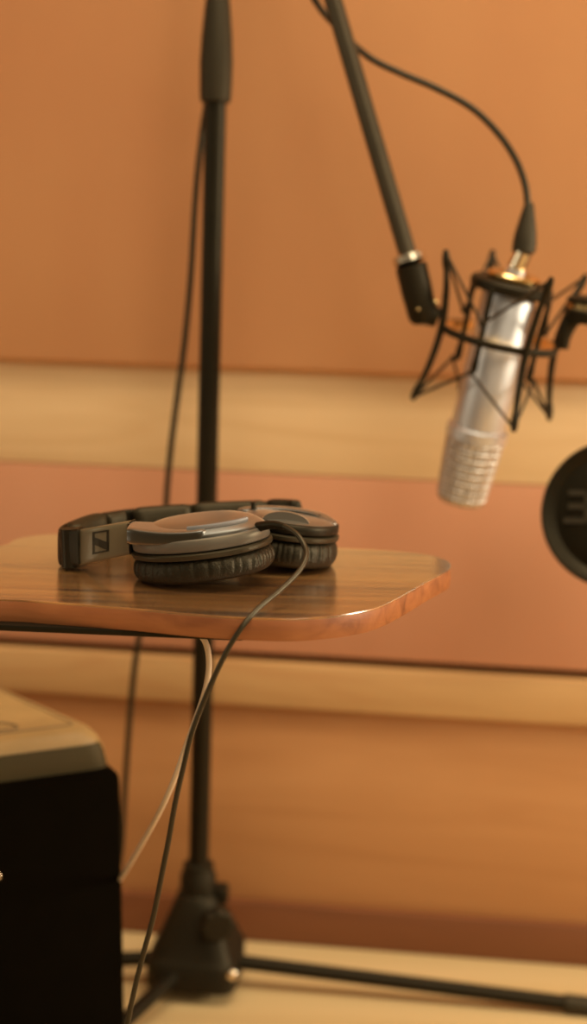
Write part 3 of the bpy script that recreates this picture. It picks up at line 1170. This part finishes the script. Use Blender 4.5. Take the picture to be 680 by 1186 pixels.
# ------------------------------------------------------------------ microphone cable
x_top = mp(0, 0, h_top + 0.0125)
bt0 = at(606.5, 292, 1.287)
cb = [at(612, 245, 1.29), at(608.5, 215, 1.291), at(597, 184, 1.293), at(575, 152, 1.296), at(545, 124, 1.30), at(505, 102, 1.305), at(465, 85, 1.312), at(432, 69, 1.322), at(408, 50, 1.338), at(387, 28, 1.350), at(370, 8, 1.352), at(355, -20, 1.352),
      at(330, -90, 1.360), at(300, -200, 1.372), at(272, -300, 1.385), at(262, -330, 1.398), at(254, -300, 1.402), at(251, -200, 1.400), at(250, -60, 1.402), at(246, 60, 1.402), at(240, 115, 1.398), at(234, 155, 1.394), at(228.5, 205, 1.388), at(224.5, 260, 1.385), at(221, 320, 1.384), at(214, 395, 1.384), at(206, 455, 1.384), at(199, 510, 1.384),
      at(194, 560, 1.384), at(190, 610, 1.384), at(176, 670, 1.384), at(160, 745, 1.384), at(152, 810, 1.384), at(147.5, 870, 1.384), at(143.5, 930, 1.384), at(140, 985, 1.386), at(130, 1050, 1.39), at(118, 1090, 1.395)]
e0 = cb[-1]
cb += [V((e0.x - 0.03, 1.405, 0.012)), V((e0.x - 0.08, 1.412, 0.0042)), V((e0.x - 0.2, 1.41, 0.0042)), V((e0.x - 0.45, 1.36, 0.0042))]
bm = B()
tube(bm, spline(cb, 10), 0.0031, 12)
mc = obj('microphone_cable', bm, CABLE, angle=180, origin=cb[-1], label='black microphone cable arching from the microphone over the boom and down the stand', cat='cable')
bm = B()
bdir = (cb[0] - x_top).normalized()
ln = (at(609, 252, 1.29) - bt0).length
lathe(bm, bt0, (cb[0] - bt0), [(-0.001, 0.006), (0.0, 0.0104), (0.008, 0.0106), (0.016, 0.0098), (0.028, 0.0074), (0.036, 0.0056), (0.042, 0.0044), (0.044, 0.003)], 28)
obj('connector_boot', bm, RUBBER, mc)
bm = B()
lathe(bm, x_top, (bt0 - x_top), [(0, 0.006), (0.0002, 0.0082), ((bt0 - x_top).length, 0.0082), ((bt0 - x_top).length + 0.001, 0.006)], 28)
obj('connector_sleeve', bm, CHROME, mc, label='bright metal connector sleeve')

# ------------------------------------------------------------------ pale cable under the table
wc = [at(214, 728, 0.945), at(228, 733, 0.945), at(237, 742, 0.945), at(241.5, 758, 0.945), at(241.5, 780, 0.947), at(236, 806, 0.953), at(226, 835, 0.96), at(215, 866, 0.972), at(203, 900, 0.99), at(187, 936, 1.02), at(168, 971, 1.07), at(152, 998, 1.13), at(138, 1020, 1.19), at(120, 1042, 1.24), at(95, 1062, 1.29)]
e0 = wc[-1]
wc += [V((e0.x - 0.03, 1.345, e0.z - 0.03)), V((-0.30, 1.35, e0.z - 0.03)), V((-0.33, 1.337, e0.z - 0.028))]
bm = B()
tube(bm, spline(wc, 10), 0.0021, 12)
wo = obj('white_cable', bm, WHITE, angle=180, origin=wc[-1], label='pale cable hanging from under the table towards the loudspeaker', cat='cable')

# ------------------------------------------------------------------ light
w = bpy.data.worlds.new('world')
scene.world = w
w.use_nodes = True
bg = w.node_tree.nodes['Background']
bg.inputs['Color'].default_value = (1.0, 0.84, 0.60, 1)
bg.inputs['Strength'].default_value = 0.22


def area(name, loc, tgt, size, energy, col, sy=None):
    l = bpy.data.lights.new(name, 'AREA')
    l.shape = 'RECTANGLE' if sy else 'DISK'
    l.size = size
    if sy:
        l.size_y = sy
    l.energy = energy
    l.color = col
    o = bpy.data.objects.new(name, l)
    o.location = loc
    o.rotation_euler = (V(tgt) - V(loc)).to_track_quat('-Z', 'Y').to_euler()
    COL.objects.link(o)
    return o


LC = (1.0, 0.90, 0.68)
area('ceiling_light', (0.35, 0.65, 2.65), (0.25, 1.0, 0), 2.0, 50, LC, 0.9)
area('key_lamp', (1.1, -1.2, 2.0), (0.1, 1.4, 0.6), 1.5, 19, LC)
area('right_wall_fill', (1.9, 0.85, 1.0), (0.0, 1.45, 0.5), 0.6, 28, LC)  # added side light that evens out the wall brightness, no visible source
area('left_lamp', (-1.9, 0.50, 1.0), (0, 1.45, 0.4), 0.40, 3, LC)

vs = scene.view_settings
vs.view_transform = 'Standard'
vs.look = 'None'
vs.gamma = 1.0
vs.use_curve_mapping = False
vs.exposure = 0.06
